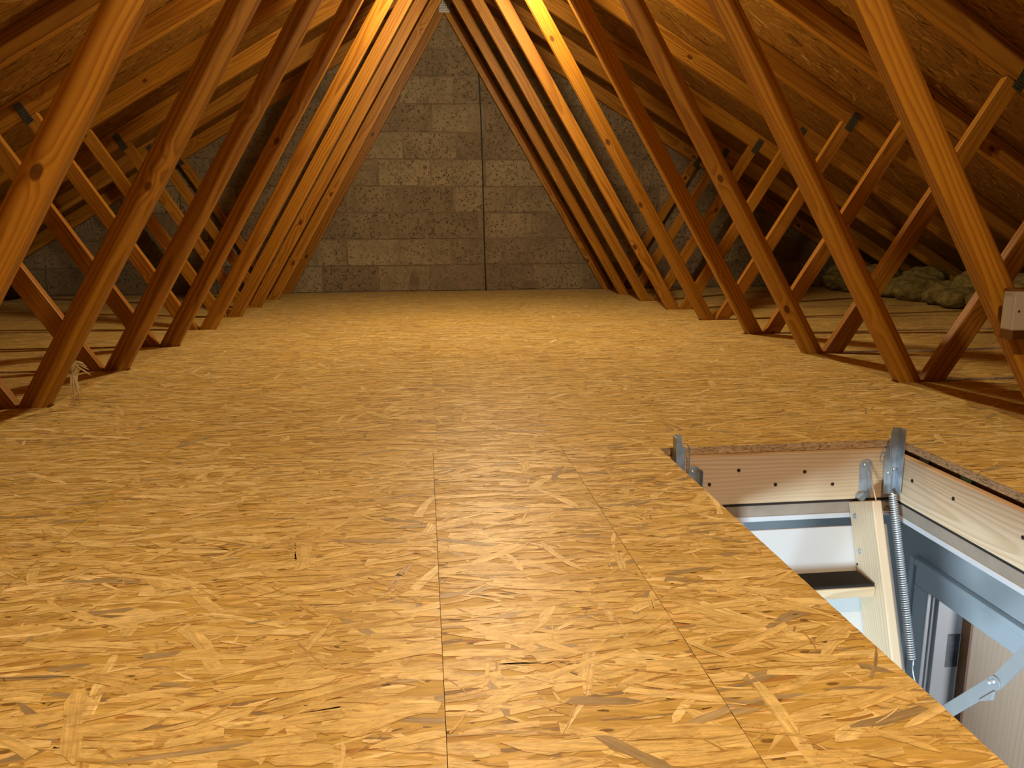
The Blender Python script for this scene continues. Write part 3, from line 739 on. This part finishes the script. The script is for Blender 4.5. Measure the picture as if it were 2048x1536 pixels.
# ------------------------------------------------------------------ room below the hatch
def build_hall():
    mb = MB()
    a0, a1, b0, b1 = LX0 - .03, LX1 + .03, LY0 - .03, LY1 + .03
    X0, X1, Y0, Y1_ = -1.6, 1.30, -1.2, 3.4
    z0, z1 = -.178, -.1662
    mb.box((X0, b1, z0), (X1, Y1_, z1)); mb.box((X0, Y0, z0), (X1, b0, z1)); mb.box((X0, b0, z0), (a0, b1, z1)); mb.box((a1, b0, z0), (X1, b1, z1))
    tag(mb.build('ceiling_hall', M_whitepaint), kind='structure')
    FZ = -2.56
    mb = MB(); mb.box((X0, Y0, FZ - .05), (2.6, Y1_, FZ)); tag(mb.build('floor_hall', M_carpet), kind='structure')
    HD, OY0, OY1 = -.612, 1.25, 2.016                 # door opening in the right hall wall
    mb = MB()
    mb.box((X1, Y0, HD + .012), (X1 + .10, Y1_, z1)); mb.box((X1, OY1 + .012, FZ), (X1 + .10, Y1_, HD + .012)); mb.box((X1, Y0, FZ), (X1 + .10, OY0 - .012, HD + .012))
    tag(mb.build('wall_right', M_wallpaint), kind='structure')
    mb = MB(); mb.box((X0, Y1_, FZ), (2.6, Y1_ + .1, z1)); tag(mb.build('wall_far', M_wallpaint), kind='structure')
    mb = MB(); mb.box((X0 - .1, Y0, FZ), (X0, Y1_, z1)); tag(mb.build('wall_left', M_carpet), kind='structure')
    mb = MB(); mb.box((2.6, -.2, FZ), (2.7, Y1_ + .1, z1)); tag(mb.build('wall_beyond', M_wallpaint), kind='structure')
    # door: frame, architrave, leaf opened into the next room
    d = bpy.data.objects.new('door_1', None); COL.objects.link(d); d.location = (X1, OY1, FZ); tag(d, kind='structure')
    dl = Vector(d.location)
    def part(mb, name, mat, parent=None, **k):
        o = mb.build(name, mat, parent or d, **k); o.location = (-dl if parent is None else Vector((0, 0, 0))); return o
    mb = MB()                                          # lining with stop
    mb.box((X1 - .001, OY1, FZ), (X1 + .101, OY1 + .0115, HD)); mb.box((X1 - .001, OY0 - .0115, FZ), (X1 + .101, OY0, HD))
    mb.box((X1 - .001, OY0 - .0115, HD), (X1 + .101, OY1 + .0115, HD + .0115))
    mb.box((X1 + .010, OY1 - .012, FZ), (X1 + .052, OY1, HD)); mb.box((X1 + .010, OY0, FZ), (X1 + .052, OY0 + .012, HD)); mb.box((X1 + .010, OY0, HD - .012), (X1 + .052, OY1, HD))
    part(mb, 'door_frame', M_frame, bevel=.0015)
    mb = MB(); ow, iw = .098, .006
    A0, A1, AT = OY0 - ow, OY1 + ow, HD + .09
    prof = ((0.0, .018), )
    mb.box((X1 - .016, OY1 + iw, FZ), (X1, OY1 + iw + .07, HD + iw)); mb.box((X1 - .022, OY1 + iw + .07, FZ), (X1, A1, AT))
    mb.box((X1 - .016, OY0 - iw - .07, FZ), (X1, OY0 - iw, HD + iw)); mb.box((X1 - .022, A0, FZ), (X1, OY0 - iw - .07, AT))
    mb.box((X1 - .016, OY0 - iw - .07, HD + iw), (X1, OY1 + iw + .07, AT - .022)); mb.box((X1 - .022, OY0 - iw - .07, AT - .022), (X1, OY1 + iw + .07, AT))
    part(mb, 'architrave', M_frame, bevel=.003)
    # leaf hinged at the far jamb, standing open into the next room
    pv = Vector((X1 + .104, OY1 - .004, 0)); ang = math.radians(4)
    R = Matrix.Rotation(-ang, 4, 'Z'); 
    mb = MB(); mb.box((.004, -.040, FZ + .006), (.76, 0, HD - .004)); 
    lf = mb.build('door_leaf', M_veneer, d, .0015); lf.matrix_local = Matrix.Translation(pv - dl) @ R
    mb = MB(); mb.box((-.003, -.0402, FZ + .006), (.0038, 0, HD - .004)); e = mb.build('door_edge', M_lip, lf, .0008)
    for hz in (-.80, -1.55, -2.3):
        mb = MB(); mb.box((X1 + .055, OY1 - .0022, hz - .055), (X1 + .101, OY1 - .0002, hz + .055))
        hg = part(mb, 'hinge', M_hinge, bevel=.0005)
        mb = MB(); mb.cyl((X1 + .1065, OY1 - .007, hz), (0, 0, 1), .0055, .104, 14); mb.cyl((X1 + .1065, OY1 - .007, hz + .056), (0, 0, 1), .004, .008, 12)
        k = mb.build('hinge_pin', M_zinc, hg)
build_hall()

# ------------------------------------------------------------------ small things in the loft
# black cable hanging down the gable wall
mb = MB(); pts = []
for k in range(25):
    t = k / 24; pts.append((.254 + .052 * t + .006 * math.sin(t * 5.0), WALL_Y - .014 - .010 * math.sin(t * math.pi), 1.935 - 1.933 * t))
mb.tube(pts, .0052, 8); o = mb.build('cable', M_cable)
tag(o, 'thin black cable hanging straight down the grey block gable wall', 'cable')

# surface box and plate of the light switch, on a short batten
BX, BY = 1.112, 1.6715
mb = MB(); mb.box((.03, -.0445, 0), (.39, 0, .118)); o = mb.build('timber_batten', M_batten, None, .002)
o.location = (1.104, BY - .0005, .229); tag(o, 'short brown timber batten fixed across the nearest truss behind the white switch', 'batten')
sw = empty('light_switch', (1.141, BY - .045, .300), 'white plastic surface-mounted light switch on a timber batten', 'light switch')
mb = MB(); mb.box((-.043, -.030, -.043), (.043, 0, .043)); mb.build('back_box', M_plastic, sw, .003)
mb = MB(); mb.box((-.0435, -.037, -.0435), (.0435, -.0302, .0435)); fp = mb.build('face_plate', M_plastic, sw, .0028)
mb = MB(); mb.box((-.009, -.0415, -.016), (.009, -.0365, .016)); mb.build('rocker', M_plastic, fp, .0015)
for s in (-1, 1):
    mb = MB(); mb.cyl((s * .0302, -.0372, 0), (0, 1, 0), .0027, .0012, 12); mb.build('screw', M_hole, fp)

# frayed fibres caught on the foot of the left web of the second truss
mb = MB(); q = random.Random(3)
base = Vector((-1.2085, row(1) - .006, .098))
for k in range(16):
    a = base + Vector((q.uniform(-.004, .006), q.uniform(-.006, .002), q.uniform(-.01, .012)))
    if k < 9: end = a + Vector((q.uniform(-.012, .012), q.uniform(-.01, .004), -q.uniform(.03, .078))); mid = a.lerp(end, .5) + Vector((q.uniform(-.006, .006), 0, 0))
    else:
        end = a + Vector((q.uniform(.03, .05), q.uniform(-.012, 0), q.uniform(.0, .022))); mid = a.lerp(end, .5) + Vector((0, 0, q.uniform(.012, .022)))
    p = [a, a.lerp(mid, .5) + Vector((0, 0, .002)), mid, mid.lerp(end, .5), end]
    mb.tube(p, [.0030, .0032, .0028, .0024, .0010], 6)
o = mb.build('frayed_string', M_tow); tag(o, 'pale frayed string tuft caught on the left foot of a truss', 'string')

# mineral wool pushed into the right eaves
mb = MB(); q = random.Random(11)
def lump(c, r):
    v0 = len(mb.bm.verts)
    res = bmesh.ops.create_icosphere(mb.bm, subdivisions=4, radius=1.0)
    ph = [q.uniform(0, 6.28) for _ in range(6)]
    for v in res['verts']:
        n = v.co.copy()
        k = 1 + .10 * math.sin(3.1 * n.x + ph[0]) * math.sin(2.7 * n.z + ph[1]) + .07 * math.sin(7 * n.y + ph[2]) + .05 * math.sin(9 * n.x + 5 * n.z + ph[3]) + .03 * math.sin(17 * n.z + 11 * n.y + ph[4])
        v.co = Vector((c[0] + n.x * r[0] * k, c[1] + n.y * r[1] * k, max(.002, c[2] + n.z * r[2] * k)))
    for f in res['verts'][0].link_faces: pass
for k in range(17):
    y = 1.9 + k * .255 + q.uniform(-.05, .05)
    lump((3.16 + q.uniform(-.06, .06), y, .055 + q.uniform(0, .02)), (.16, .19, .075 + q.uniform(-.02, .02)))
    if k % 2 == 0: lump((3.24 + q.uniform(-.05, .05), y + .1, .13 + q.uniform(0, .03)), (.14, .17, .075))
for f in mb.bm.faces: f.smooth = True
o = mb.build('mineral_wool', M_wool); tag(o, 'yellowish mineral wool insulation bunched up along the right eaves', 'insulation', kind='stuff')

for o in list(bpy.data.objects):
    if '_o' in o: del o['_o']
